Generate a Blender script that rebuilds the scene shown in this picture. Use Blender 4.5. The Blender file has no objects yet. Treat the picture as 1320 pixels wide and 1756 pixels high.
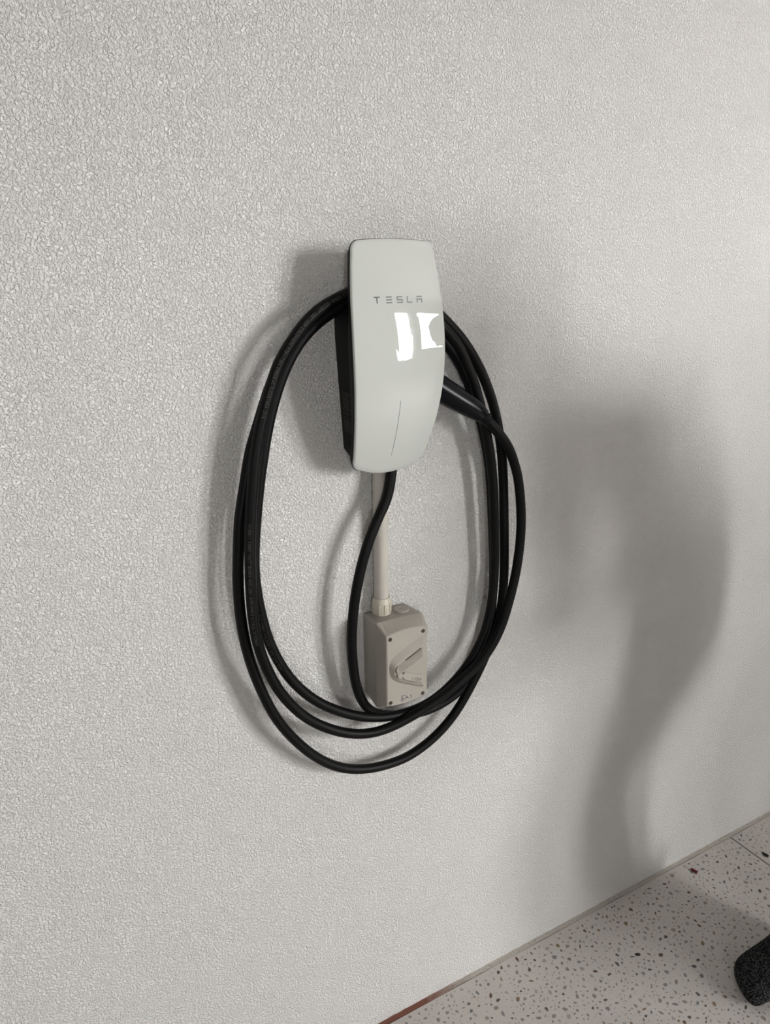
import bpy, bmesh, math, random
from mathutils import Vector, Matrix
random.seed(7)
C = bpy.context.scene.collection
scene = bpy.context.scene

# ------------------------------------------------------------------ camera
cam_d = bpy.data.cameras.new('camera')
cam = bpy.data.objects.new('camera', cam_d); C.objects.link(cam)
cam_d.sensor_fit = 'HORIZONTAL'; cam_d.sensor_width = 36.0
cam_d.lens = 1250.0 / 1320.0 * 36.0
cam_d.clip_start = 0.02
_r = Vector((0.87487, -0.48427, -0.009187))
_d = Vector((-0.154929, -0.261817, -0.952601))
_f = Vector((0.458912, 0.834825, -0.304083))
cam.matrix_world = Matrix(((_r.x, -_d.x, -_f.x, -0.53), (_r.y, -_d.y, -_f.y, -1.015), (_r.z, -_d.z, -_f.z, 1.508), (0, 0, 0, 1)))
scene.camera = cam

# ------------------------------------------------------------------ world (overcast daylight), exposure
world = bpy.data.worlds.new('world'); scene.world = world
world.use_nodes = True
bg = world.node_tree.nodes['Background']
bg.inputs['Color'].default_value = (1.0, 0.99, 0.98, 1)
bg.inputs['Strength'].default_value = 10.0
scene.view_settings.view_transform = 'Standard'
scene.view_settings.look = 'None'
scene.view_settings.gamma = 1.0
scene.view_settings.use_curve_mapping = False
scene.view_settings.exposure = 2.42

# openings in the far wall, the small first one added for fill light: (x0, x1, z0, z1)
FAR_Y = -4.7
OPENINGS = [(-2.15, -1.7, 1.25, 2.3), (2.5, 3.12, 0.95, 2.8), (3.30, 4.45, 1.3, 2.8)]
for (x0, x1, z0, z1) in OPENINGS:          # light portals: where the daylight comes in
    ld = bpy.data.lights.new('daylight_portal', 'AREA'); ld.shape = 'RECTANGLE'
    ld.size = x1 - x0; ld.size_y = z1 - z0; ld.cycles.is_portal = True
    lo = bpy.data.objects.new('daylight_portal', ld); C.objects.link(lo)
    lo.location = ((x0 + x1) / 2, FAR_Y - 0.1, (z0 + z1) / 2)
    lo.rotation_euler = (math.radians(90), 0, 0)

# ------------------------------------------------------------------ helpers
def lin(r, g, b):
    f = lambda c: (c / 255 / 12.92) if c / 255 <= 0.04045 else ((c / 255 + 0.055) / 1.055) ** 2.4
    return (f(r), f(g), f(b), 1.0)

def mat(name, col, rough=0.5, spec=0.5, coat=0.0, var=0.0, vscale=30.0, bump=0.0, bscale=200.0, bdist=0.001, metal=0.0, coat_rough=0.03):
    m = bpy.data.materials.new(name); m.use_nodes = True
    nt = m.node_tree; N = nt.nodes; L = nt.links
    b = N['Principled BSDF']
    b.inputs['Base Color'].default_value = col
    b.inputs['Roughness'].default_value = rough
    b.inputs['Specular IOR Level'].default_value = spec
    b.inputs['Metallic'].default_value = metal
    b.inputs['Coat Weight'].default_value = coat
    b.inputs['Coat Roughness'].default_value = coat_rough
    tc = N.new('ShaderNodeTexCoord')
    if var > 0:
        n = N.new('ShaderNodeTexNoise'); n.inputs['Scale'].default_value = vscale; n.inputs['Detail'].default_value = 4
        L.new(tc.outputs['Object'], n.inputs['Vector'])
        mx = N.new('ShaderNodeMix'); mx.data_type = 'RGBA'
        mx.inputs[6].default_value = tuple(c * (1 - var) for c in col[:3]) + (1,)
        mx.inputs[7].default_value = tuple(min(1, c * (1 + var)) for c in col[:3]) + (1,)
        L.new(n.outputs['Fac'], mx.inputs[0]); L.new(mx.outputs[2], b.inputs['Base Color'])
    if bump > 0:
        n2 = N.new('ShaderNodeTexNoise'); n2.inputs['Scale'].default_value = bscale; n2.inputs['Detail'].default_value = 3
        L.new(tc.outputs['Object'], n2.inputs['Vector'])
        bp = N.new('ShaderNodeBump'); bp.inputs['Strength'].default_value = bump; bp.inputs['Distance'].default_value = bdist
        L.new(n2.outputs['Fac'], bp.inputs['Height']); L.new(bp.outputs['Normal'], b.inputs['Normal'])
    return m

def link(name, me, m, parent=None, smooth=False):
    o = bpy.data.objects.new(name, me); C.objects.link(o)
    if m is not None and not me.materials: me.materials.append(m)
    if parent is not None: o.parent = parent
    if smooth:
        for p in me.polygons: p.use_smooth = True
    return o

def from_bm(name, bm, m, parent=None, smooth=False, auto=None):
    bmesh.ops.recalc_face_normals(bm, faces=bm.faces[:])
    if auto is not None:
        for f in bm.faces: f.smooth = True
        for e in bm.edges:
            if len(e.link_faces) == 2 and e.calc_face_angle(0) > auto: e.smooth = False
    me = bpy.data.meshes.new(name); bm.to_mesh(me); bm.free()
    return link(name, me, m, parent, smooth)

def tag(o, label=None, cat=None, group=None, kind=None):
    if label: o['label'] = label
    if cat: o['category'] = cat
    if group: o['group'] = group
    if kind: o['kind'] = kind
    return o

def empty(name, loc=(0, 0, 0)):
    o = bpy.data.objects.new(name, None); C.objects.link(o); o.location = loc; o.empty_display_size = 0.05
    return o

def add_box(bm, x0, x1, y0, y1, z0, z1, bevel=0.0, seg=2):
    r = bmesh.ops.create_cube(bm, size=1.0)
    for v in r['verts']:
        v.co = Vector(((x0 + x1) / 2 + v.co.x * (x1 - x0), (y0 + y1) / 2 + v.co.y * (y1 - y0), (z0 + z1) / 2 + v.co.z * (z1 - z0)))
    if bevel > 0:
        es = list({e for v in r['verts'] for e in v.link_edges})
        bmesh.ops.bevel(bm, geom=es, offset=bevel, segments=seg, affect='EDGES', profile=0.5)

def box(name, m, x0, x1, y0, y1, z0, z1, parent=None, bevel=0.0):
    bm = bmesh.new(); add_box(bm, x0, x1, y0, y1, z0, z1, bevel)
    return from_bm(name, bm, m, parent)

def catmull(pts, per=6):
    P = [Vector(p) for p in pts]; out = []
    for i in range(len(P) - 1):
        p0 = P[max(i - 1, 0)]; p1 = P[i]; p2 = P[i + 1]; p3 = P[min(i + 2, len(P) - 1)]
        for k in range(per):
            t = k / per
            out.append(0.5 * ((2 * p1) + (p2 - p0) * t + (2 * p0 - 5 * p1 + 4 * p2 - p3) * t * t + (3 * p1 - p0 - 3 * p2 + p3) * t ** 3))
    out.append(P[-1]); return out

def smooth_pts(P, it):
    P = [p.copy() for p in P]
    for _ in range(it):
        Q = [p.copy() for p in P]
        for i in range(1, len(P) - 1): Q[i] = P[i] * 0.5 + (P[i - 1] + P[i + 1]) * 0.25
        P = Q
    return P

def frames(P):
    T = []
    for i in range(len(P)):
        T.append((P[min(i + 1, len(P) - 1)] - P[max(i - 1, 0)]).normalized())
    up = Vector((0, -1, 0))
    n = (up - T[0] * up.dot(T[0])).normalized(); F = []
    for i in range(len(P)):
        n = (n - T[i] * n.dot(T[i])).normalized()
        F.append((T[i], n.copy(), T[i].cross(n)))
    return F

def sweep(bm, P, rad, sides=16, caps=True, ell=(1, 1)):
    F = frames(P); rings = []
    for i, p in enumerate(P):
        r = rad(i / (len(P) - 1)) if callable(rad) else rad
        t, n, b = F[i]
        rings.append([bm.verts.new(p + (n * math.cos(a) * ell[0] + b * math.sin(a) * ell[1]) * r) for a in [2 * math.pi * k / sides for k in range(sides)]])
    for a, c in zip(rings[:-1], rings[1:]):
        for k in range(sides): bm.faces.new((a[k], a[(k + 1) % sides], c[(k + 1) % sides], c[k]))
    if caps: bm.faces.new(rings[0][::-1]); bm.faces.new(rings[-1])
    return rings

def lathe(bm, prof, centre, axis='Z', sides=32, caps=True):
    """prof: list of (radius, height along axis)"""
    rings = []
    for r, h in prof:
        ring = []
        for k in range(sides):
            a = 2 * math.pi * k / sides; u, v = r * math.cos(a), r * math.sin(a)
            o = {'Z': (u, v, h), 'Y': (u, h, v), 'X': (h, u, v)}[axis]
            ring.append(bm.verts.new(Vector(centre) + Vector(o)))
        rings.append(ring)
    for a, c in zip(rings[:-1], rings[1:]):
        for k in range(sides): bm.faces.new((a[k], a[(k + 1) % sides], c[(k + 1) % sides], c[k]))
    if caps: bm.faces.new(rings[0][::-1]); bm.faces.new(rings[-1])

def loft(bm, rings, cap0=True, cap1=True):
    R = [[bm.verts.new(p) for p in r] for r in rings]; n = len(R[0])
    for a, c in zip(R[:-1], R[1:]):
        for k in range(n): bm.faces.new((a[k], a[(k + 1) % n], c[(k + 1) % n], c[k]))
    if cap0: bm.faces.new(R[0][::-1])
    if cap1: bm.faces.new(R[-1])
    return R

def boolean_cut(o, cutter):
    md = o.modifiers.new('cut', 'BOOLEAN'); md.operation = 'DIFFERENCE'; md.object = cutter; md.solver = 'EXACT'
    bpy.context.view_layer.update()
    dg = bpy.context.evaluated_depsgraph_get()
    me = bpy.data.meshes.new_from_object(o.evaluated_get(dg))
    o.modifiers.clear(); o.data = me
    bpy.data.objects.remove(cutter, do_unlink=True)

def text_tris(body, size):
    """flat triangles of a line of lettering: list of (x, y) triples, and its width"""
    cu = bpy.data.curves.new('lettering', 'FONT'); cu.body = body; cu.size = size; cu.resolution_u = 2
    o = bpy.data.objects.new('lettering', cu); C.objects.link(o)
    bpy.context.view_layer.update()
    me = bpy.data.meshes.new_from_object(o.evaluated_get(bpy.context.evaluated_depsgraph_get()))
    bpy.data.objects.remove(o, do_unlink=True)
    V = [(v.co.x, v.co.y) for v in me.vertices]; F = [list(p.vertices) for p in me.polygons]
    return V, F

# ------------------------------------------------------------------ materials
def plaster():
    m = bpy.data.materials.new('white textured render'); m.use_nodes = True
    nt = m.node_tree; N = nt.nodes; L = nt.links; b = N['Principled BSDF']
    b.inputs['Roughness'].default_value = 0.95; b.inputs['Specular IOR Level'].default_value = 0.0
    tc = N.new('ShaderNodeTexCoord')
    n0 = N.new('ShaderNodeTexNoise'); n0.inputs['Scale'].default_value = 7.0; n0.inputs['Detail'].default_value = 9; n0.inputs['Roughness'].default_value = 0.7
    mx = N.new('ShaderNodeMix'); mx.data_type = 'RGBA'
    mx.inputs[6].default_value = (0.80, 0.79, 0.77, 1); mx.inputs[7].default_value = (0.88, 0.87, 0.85, 1)
    L.new(tc.outputs['Object'], n0.inputs['Vector']); L.new(n0.outputs['Fac'], mx.inputs[0]); L.new(mx.outputs[2], b.inputs['Base Color'])
    n1 = N.new('ShaderNodeTexNoise'); n1.inputs['Scale'].default_value = 290.0; n1.inputs['Detail'].default_value = 2.5; n1.inputs['Roughness'].default_value = 0.55; n1.inputs['Distortion'].default_value = 0.6
    n2 = N.new('ShaderNodeTexNoise'); n2.inputs['Scale'].default_value = 130.0; n2.inputs['Detail'].default_value = 2
    rp = N.new('ShaderNodeMapRange'); rp.inputs['From Min'].default_value = 0.38; rp.inputs['From Max'].default_value = 0.62
    L.new(tc.outputs['Object'], n1.inputs['Vector']); L.new(tc.outputs['Object'], n2.inputs['Vector']); L.new(n1.outputs['Fac'], rp.inputs['Value'])
    ad = N.new('ShaderNodeMath'); ad.operation = 'MULTIPLY_ADD'; ad.inputs[1].default_value = 0.7
    L.new(n2.outputs['Fac'], ad.inputs[0]); L.new(rp.outputs['Result'], ad.inputs[2])
    bp = N.new('ShaderNodeBump'); bp.inputs['Strength'].default_value = 1.0; bp.inputs['Distance'].default_value = 0.0025
    L.new(ad.outputs[0], bp.inputs['Height']); L.new(bp.outputs['Normal'], b.inputs['Normal'])
    return m
M = {}
M['plaster'] = plaster()
M['paint'] = mat('white painted ceiling', (0.78, 0.77, 0.75, 1), 0.8, var=0.02, vscale=2)
M['concrete'] = mat('grey driveway concrete', (0.3, 0.29, 0.28, 1), 0.9, var=0.15, vscale=4, bump=0.3, bscale=60)
M['glass'] = mat('white back-painted glass', (0.55, 0.572, 0.538, 1), 0.5, spec=0.0, coat=1.0, var=0.01, vscale=6, coat_rough=0.015)
M['rim'] = mat('pale green glass edge', (0.62, 0.68, 0.64, 1), 0.15, var=0.03)
M['black'] = mat('satin black plastic', (0.0035, 0.0035, 0.004, 1), 0.5, spec=0.12, var=0.1, vscale=80, bump=0.06, bscale=900, bdist=0.0003)
M['gloss'] = mat('smooth black handle plastic', (0.003, 0.0035, 0.005, 1), 0.22, spec=0.16, var=0.1, vscale=60)
M['rubber'] = mat('black cable rubber', (0.0035, 0.0035, 0.0035, 1), 0.46, spec=0.14, var=0.15, vscale=120, bump=0.08, bscale=700, bdist=0.0004)
M['print'] = mat('grey cable print', (0.045, 0.045, 0.042, 1), 0.7, var=0.3, vscale=400)
M['logo'] = mat('grey printed lettering', (0.085, 0.09, 0.082, 1), 0.4, var=0.05)
M['line'] = mat('grey light bar', (0.17, 0.18, 0.165, 1), 0.35, var=0.05)
M['label'] = mat('dark grey rating label', (0.010, 0.010, 0.010, 1), 0.6, spec=0.1, var=0.1, vscale=100)
M['labeltext'] = mat('grey label print', (0.055, 0.055, 0.05, 1), 0.6, var=0.2, vscale=300)
M['conduit'] = mat('light grey conduit plastic', (0.48, 0.456, 0.41, 1), 0.4, var=0.03, vscale=20)
M['gland'] = mat('cream gland plastic', (0.50, 0.462, 0.385, 1), 0.4, var=0.03, vscale=60)
M['iso'] = mat('warm grey switch plastic', (0.345, 0.322, 0.282, 1), 0.42, var=0.03, vscale=40, bump=0.03, bscale=900, bdist=0.0003)
M['isolight'] = mat('pale grey switch plastic', (0.365, 0.34, 0.298, 1), 0.42, var=0.03, vscale=40)
M['screw'] = mat('dull steel screw', (0.16, 0.15, 0.14, 1), 0.45, metal=0.6, var=0.1, vscale=300)
M['sticker'] = mat('pale sticker', (0.37, 0.35, 0.32, 1), 0.45, var=0.03)
M['ink'] = mat('navy sticker ink', (0.012, 0.014, 0.03, 1), 0.6, var=0.1, vscale=300)
M['red'] = mat('red insulation', (0.13, 0.006, 0.012, 1), 0.5, var=0.2, vscale=300)
M['blackbit'] = mat('black insulation', (0.008, 0.008, 0.008, 1), 0.6, var=0.2, vscale=300)
M['copper'] = mat('copper strands', (0.5, 0.22, 0.12, 1), 0.4, metal=1.0, var=0.1, vscale=300)
M['grout'] = mat('grey grout', (0.08, 0.075, 0.07, 1), 0.9, var=0.2, vscale=80)
M['shirt'] = mat('dark blue cotton', (0.03, 0.035, 0.05, 1), 0.9, var=0.15, vscale=40, bump=0.2, bscale=300)
M['denim'] = mat('charcoal denim', (0.025, 0.026, 0.03, 1), 0.9, var=0.2, vscale=60, bump=0.2, bscale=500)
M['skin'] = mat('skin', (0.45, 0.27, 0.19, 1), 0.55, var=0.06, vscale=15)
M['hair'] = mat('dark brown hair', (0.02, 0.013, 0.009, 1), 0.6, var=0.3, vscale=90, bump=0.4, bscale=200)
M['roller'] = mat('ribbed grey steel shutter', (0.35, 0.35, 0.34, 1), 0.45, var=0.03, vscale=3)
M['frame'] = mat('dark aluminium frame', (0.05, 0.05, 0.055, 1), 0.4, metal=0.5, var=0.05, vscale=3)

def sock_mat():
    m = bpy.data.materials.new('charcoal speckled wool'); m.use_nodes = True
    nt = m.node_tree; N = nt.nodes; L = nt.links; b = N['Principled BSDF']
    b.inputs['Roughness'].default_value = 0.95; b.inputs['Specular IOR Level'].default_value = 0.1
    b.inputs['Sheen Weight'].default_value = 0.0
    tc = N.new('ShaderNodeTexCoord')
    n = N.new('ShaderNodeTexNoise'); n.inputs['Scale'].default_value = 330; n.inputs['Detail'].default_value = 3
    cr = N.new('ShaderNodeValToRGB')
    cr.color_ramp.elements[0].position = 0.45; cr.color_ramp.elements[0].color = (0.0025, 0.0025, 0.0035, 1)
    cr.color_ramp.elements[1].position = 0.70; cr.color_ramp.elements[1].color = (0.10, 0.10, 0.10, 1)
    L.new(tc.outputs['Object'], n.inputs['Vector']); L.new(n.outputs['Fac'], cr.inputs[0]); L.new(cr.outputs[0], b.inputs['Base Color'])
    bp = N.new('ShaderNodeBump'); bp.inputs['Strength'].default_value = 0.7; bp.inputs['Distance'].default_value = 0.001
    L.new(n.outputs['Fac'], bp.inputs['Height']); L.new(bp.outputs['Normal'], b.inputs['Normal'])
    return m
M['sock'] = sock_mat()

def terrazzo(name, vscale, thr):
    m = bpy.data.materials.new(name); m.use_nodes = True
    nt = m.node_tree; N = nt.nodes; L = nt.links; b = N['Principled BSDF']
    b.inputs['Roughness'].default_value = 0.38; b.inputs['Specular IOR Level'].default_value = 0.4
    tc = N.new('ShaderNodeTexCoord')
    n = N.new('ShaderNodeTexNoise'); n.inputs['Scale'].default_value = 9; n.inputs['Detail'].default_value = 6
    mx = N.new('ShaderNodeMix'); mx.data_type = 'RGBA'
    mx.inputs[6].default_value = (0.465, 0.44, 0.41, 1); mx.inputs[7].default_value = (0.54, 0.51, 0.483, 1)
    L.new(tc.outputs['Object'], n.inputs['Vector']); L.new(n.outputs['Fac'], mx.inputs[0])
    # fine sand specks in the cement
    v = N.new('ShaderNodeTexVoronoi'); v.inputs['Scale'].default_value = vscale; v.inputs['Randomness'].default_value = 1.0
    L.new(tc.outputs['Object'], v.inputs['Vector'])
    mr = N.new('ShaderNodeMapRange'); mr.inputs['From Min'].default_value = 0.22; mr.inputs['From Max'].default_value = 0.32
    mr.inputs['To Min'].default_value = 1.0; mr.inputs['To Max'].default_value = 0.0
    L.new(v.outputs['Distance'], mr.inputs['Value'])
    sx = N.new('ShaderNodeSeparateColor'); L.new(v.outputs['Color'], sx.inputs[0])
    gt = N.new('ShaderNodeMath'); gt.operation = 'GREATER_THAN'; gt.inputs[1].default_value = thr; L.new(sx.outputs[0], gt.inputs[0])
    mu = N.new('ShaderNodeMath'); mu.operation = 'MULTIPLY'; L.new(gt.outputs[0], mu.inputs[0]); L.new(mr.outputs[0], mu.inputs[1])
    m2 = N.new('ShaderNodeMix'); m2.data_type = 'RGBA'; m2.inputs[7].default_value = (0.2, 0.19, 0.18, 1)
    L.new(mu.outputs[0], m2.inputs[0]); L.new(mx.outputs[2], m2.inputs[6]); L.new(m2.outputs[2], b.inputs['Base Color'])
    return m
M['terrazzo'] = terrazzo('terrazzo matrix', 330, 0.86)
M['terrazzo_far'] = terrazzo('terrazzo with chips', 95, 0.35)

def chip_mat(name, col):
    return mat(name, col, 0.35, spec=0.4, var=0.12, vscale=150)
CHIPS = [('pale grey chip', (0.32, 0.30, 0.283, 1), 34), ('mid grey chip', (0.22, 0.206, 0.197, 1), 34), ('warm grey chip', (0.26, 0.225, 0.187, 1), 20), ('dark grey chip', (0.085, 0.078, 0.074, 1), 11),
         ('blue grey chip', (0.15, 0.158, 0.165, 1), 7), ('tan chip', (0.19, 0.135, 0.08, 1), 6), ('brown chip', (0.11, 0.066, 0.04, 1), 4), ('white chip', (0.52, 0.495, 0.47, 1), 10), ('black chip', (0.02, 0.02, 0.02, 1), 1.2)]
CM = [chip_mat(n, c) for n, c, w in CHIPS]
CW = [w for n, c, w in CHIPS]

def strip_mat():
    m = bpy.data.materials.new('stained sealant'); m.use_nodes = True
    nt = m.node_tree; N = nt.nodes; L = nt.links; b = N['Principled BSDF']
    b.inputs['Roughness'].default_value = 0.8
    tc = N.new('ShaderNodeTexCoord'); sp = N.new('ShaderNodeSeparateXYZ'); L.new(tc.outputs['Object'], sp.inputs[0])
    n = N.new('ShaderNodeTexNoise'); n.inputs['Scale'].default_value = 45; n.inputs['Detail'].default_value = 4; L.new(tc.outputs['Object'], n.inputs['Vector'])
    ad = N.new('ShaderNodeMath'); ad.operation = 'MULTIPLY_ADD'; ad.inputs[1].default_value = 0.12; L.new(n.outputs['Fac'], ad.inputs[0]); L.new(sp.outputs['X'], ad.inputs[2])
    mr = N.new('ShaderNodeMapRange'); mr.inputs['From Min'].default_value = 0.17; mr.inputs['From Max'].default_value = 0.30
    L.new(ad.outputs[0], mr.inputs['Value'])
    mx = N.new('ShaderNodeMix'); mx.data_type = 'RGBA'
    mx.inputs[6].default_value = (0.15, 0.055, 0.036, 1); mx.inputs[7].default_value = (0.38, 0.355, 0.315, 1)
    L.new(mr.outputs[0], mx.inputs[0])
    n2 = N.new('ShaderNodeTexNoise'); n2.inputs['Scale'].default_value = 260; n2.inputs['Detail'].default_value = 2; L.new(tc.outputs['Object'], n2.inputs['Vector'])
    r2 = N.new('ShaderNodeMapRange'); r2.inputs['From Min'].default_value = 0.58; r2.inputs['From Max'].default_value = 0.72; r2.inputs['To Max'].default_value = 0.6
    L.new(n2.outputs['Fac'], r2.inputs['Value'])
    m2 = N.new('ShaderNodeMix'); m2.data_type = 'RGBA'; m2.inputs[7].default_value = (0.08, 0.065, 0.055, 1)
    L.new(r2.outputs[0], m2.inputs[0]); L.new(mx.outputs[2], m2.inputs[6]); L.new(m2.outputs[2], b.inputs['Base Color'])
    return m
M['strip'] = strip_mat()

# ------------------------------------------------------------------ the room
RX0, RX1, H = -3.2, 6.4, 3.0
def struct(o, label, cat): return tag(o, label, cat, kind='structure')
struct(box('wall_back', M['plaster'], RX0 - 0.2, RX1 + 0.2, 0.0, 0.2, -0.1, H + 0.1), 'white textured render wall behind the charger', 'wall')
struct(box('wall_left', M['plaster'], RX0 - 0.2, RX0, FAR_Y - 0.2, 0.0, -0.1, H + 0.1), 'white side wall of the garage outside the picture on the left', 'wall')
struct(box('wall_right', M['plaster'], RX1, RX1 + 0.2, FAR_Y - 0.2, 0.0, -0.1, H + 0.1), 'white side wall of the garage outside the picture on the right', 'wall')
struct(box('ceiling', M['paint'], RX0 - 0.2, RX1 + 0.2, FAR_Y - 0.2, 0.2, H, H + 0.15), 'white painted garage ceiling above the picture', 'ceiling')
bm = bmesh.new()
xs = [RX0 - 0.2] + [v for o in OPENINGS for v in o[:2]] + [RX1 + 0.2]
for a, b in zip(xs[0::2], xs[1::2]): add_box(bm, a, b, FAR_Y - 0.2, FAR_Y, -0.1, H + 0.1)
for (x0, x1, z0, z1) in OPENINGS:
    add_box(bm, x0, x1, FAR_Y - 0.2, FAR_Y, z1, H + 0.1); add_box(bm, x0, x1, FAR_Y - 0.2, FAR_Y, -0.1, z0)
struct(from_bm('wall_front', bm, M['plaster']), 'white garage wall with two window openings and a small added fill-light opening behind the camera', 'wall')
for n, (x0, x1, z0, z1) in enumerate(OPENINGS):
    bm = bmesh.new()
    for a, b, c, d in ((x0, x0 + 0.05, z0, z1), (x1 - 0.05, x1, z0, z1), (x0 + 0.05, x1 - 0.05, z1 - 0.05, z1), (x0 + 0.05, x1 - 0.05, z0, z0 + 0.05)):
        add_box(bm, a, b, FAR_Y - 0.12, FAR_Y + 0.02, c, d)
    struct(from_bm('window_%d' % (n + 1), bm, M['frame']), ('small unseen opening added for fill light', 'narrow tall open garage window', 'wide open garage window')[n] + ' behind the camera', 'window')
bm = bmesh.new()                                     # ribbed shutter panel on the pier between the openings
for k in range(34):
    z = 0.02 + k * 0.08
    add_box(bm, 3.13, 3.29, FAR_Y, FAR_Y + 0.05, z, z + 0.05)
struct(from_bm('trim_2', bm, M['roller']), 'ribbed grey panel between the two large garage windows', 'panel')
struct(box('driveway', M['concrete'], -25, 35, -40, FAR_Y - 0.2, -0.25, -0.05), 'grey concrete driveway outside the garage openings', 'driveway')

# floor: grout bed, large terrazzo tiles, stone chips
floor = struct(box('floor', M['grout'], RX0, RX1, FAR_Y - 0.2, 0.0, -0.1, -0.003), 'pale terrazzo tiled garage floor along the white wall', 'floor')
TS, JW, JX, JY = 1.2, 0.0035, 1.124, -0.0100
tiles = {}
i0 = math.floor((RX0 - JX) / TS); i1 = math.ceil((RX1 - JX) / TS)
tile_mesh = None
for i in range(i0, i1):
    for j in range(0, 4):
        xa = max(JX + i * TS + JW / 2, RX0); xb = min(JX + (i + 1) * TS - JW / 2, RX1)
        yb = JY - j * TS - (JW if j else 0); ya = max(JY - (j + 1) * TS, FAR_Y)
        if xb - xa < 0.02 or yb - ya < 0.02: continue
        bm = bmesh.new(); add_box(bm, xa, xb, ya, yb, -0.012, 0.0, 0.0012, 1)
        tiles[(i, j)] = from_bm('tile', bm, M['terrazzo' if j == 0 and -2 <= i <= 0 else 'terrazzo_far'], floor)

rng = random.Random(21)
cell = 0.016; grid = {}
chips = []
CX0, CX1, CY0, CY1 = JX - 2 * TS + 0.004, JX + TS - 0.004, JY - TS + 0.004, JY - 0.003
tries = int((CX1 - CX0) * (CY1 - CY0) * 20000)
order = sorted([min(0.0078, max(0.0013, rng.lognormvariate(math.log(0.0031), 0.45))) for _ in range(tries)], reverse=True)
for r in order:
    x = rng.uniform(CX0, CX1); y = rng.uniform(CY0, CY1)
    fx = (x - JX) / TS; fx -= math.floor(fx)
    if fx * TS < r + 0.003 or (1 - fx) * TS < r + 0.003 or y + r > CY1 or y - r < CY0: continue
    gx, gy = int(x / cell), int(y / cell); ok = True
    for a in (-1, 0, 1):
        for b in (-1, 0, 1):
            for (px, py, pr) in grid.get((gx + a, gy + b), ()):
                if (px - x) ** 2 + (py - y) ** 2 < (pr + r + 0.0006) ** 2: ok = False
    if not ok: continue
    grid.setdefault((gx, gy), []).append((x, y, r)); chips.append((x, y, r))

def chip_geo(r, rng):
    n = rng.randint(4, 7); a0 = rng.uniform(0, 6.28); el = rng.uniform(0.35, 0.9); th = rng.uniform(0, 3.14)
    pts = []
    for k in range(n):
        a = a0 + 2 * math.pi * (k + rng.uniform(-0.28, 0.28)) / n; q = r * rng.uniform(0.6, 1.0)
        u, v = q * math.cos(a), q * math.sin(a) * el
        pts.append((u * math.cos(th) - v * math.sin(th), u * math.sin(th) + v * math.cos(th)))
    return pts
def in_view(x, y):
    q = Vector((x, y, 0)) - Vector((-0.53, -1.015, 1.508)); w = q.dot(_f)
    u = 660 + 1250 * q.dot(_r) / w; v = 878 + 1250 * q.dot(_d) / w
    return 0 < u < 1320 and 0 < v < 1756
seen = sorted([k for k, c in enumerate(chips) if in_view(c[0], c[1])], key=lambda k: -chips[k][2])
single = set(k for k in seen[:260] if chips[k][2] > 0.0042)
buckets = {}
for k, (x, y, r) in enumerate(chips):
    ti = math.floor((x - JX) / TS); P = chip_geo(r, rng)
    big = r > 0.0042
    mi = rng.choices(range(len(CM)), [w * (1.6 if big and n in (2, 5, 6) else 1) for n, w in enumerate(CW)])[0]
    if mi == 8 and big: mi = 3
    if k in single:
        me = bpy.data.meshes.new('stone_chip'); n = len(P)
        me.from_pydata([(u, v, 0.00035) for u, v in P] + [(u * 1.03, v * 1.03, -0.002) for u, v in P], [], [list(range(n))] + [[q, (q + n), n + (q + 1) % n, (q + 1) % n] for q in range(n)])
        me.materials.append(CM[mi]); o = bpy.data.objects.new('stone_chip', me); C.objects.link(o)
        o.location = (x, y, 0); o.parent = tiles[(ti, 0)]
    else:
        V, F, MI = buckets.setdefault(ti, ([], [], [])); s = len(V); n = len(P)
        V += [(x + u, y + v, 0.00025) for u, v in P] + [(x + u * 1.03, y + v * 1.03, -0.002) for u, v in P]
        F.append(list(range(s, s + n))); F += [[s + q, s + n + q, s + n + (q + 1) % n, s + (q + 1) % n] for q in range(n)]; MI += [mi] * (n + 1)
for ti, (V, F, MI) in buckets.items():
    me = bpy.data.meshes.new('terrazzo_chips'); me.from_pydata(V, [], F)
    for m in CM: me.materials.append(m)
    me.polygons.foreach_set('material_index', MI)
    o = bpy.data.objects.new('terrazzo_chips', me); C.objects.link(o); o.parent = tiles[(ti, 0)]; o['kind'] = 'stuff'

# sealant strip between wall and floor, its upper edge ragged
bm = bmesh.new(); prev = None; n = 700
for k in range(n + 1):
    x = RX0 + (RX1 - RX0) * k / n
    w = 0.0100 + 0.0007 * math.sin(k * 0.37) + rng.uniform(-0.0006, 0.0006)
    h = 0.003 + rng.uniform(-0.0008, 0.0012)
    row = [bm.verts.new((x, 0.0, h)), bm.verts.new((x, -w * 0.3, 0.0018)), bm.verts.new((x, -w, 0.0005)), bm.verts.new((x, -w, -0.006)), bm.verts.new((x, 0.0, -0.006))]
    if prev:
        for q in range(4): bm.faces.new((prev[q], row[q], row[q + 1], prev[q + 1]))
    prev = row
struct(from_bm('trim_1', bm, M['strip']), 'narrow grey sealant strip at the wall foot, stained rusty red at one end', 'sealant')

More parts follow.
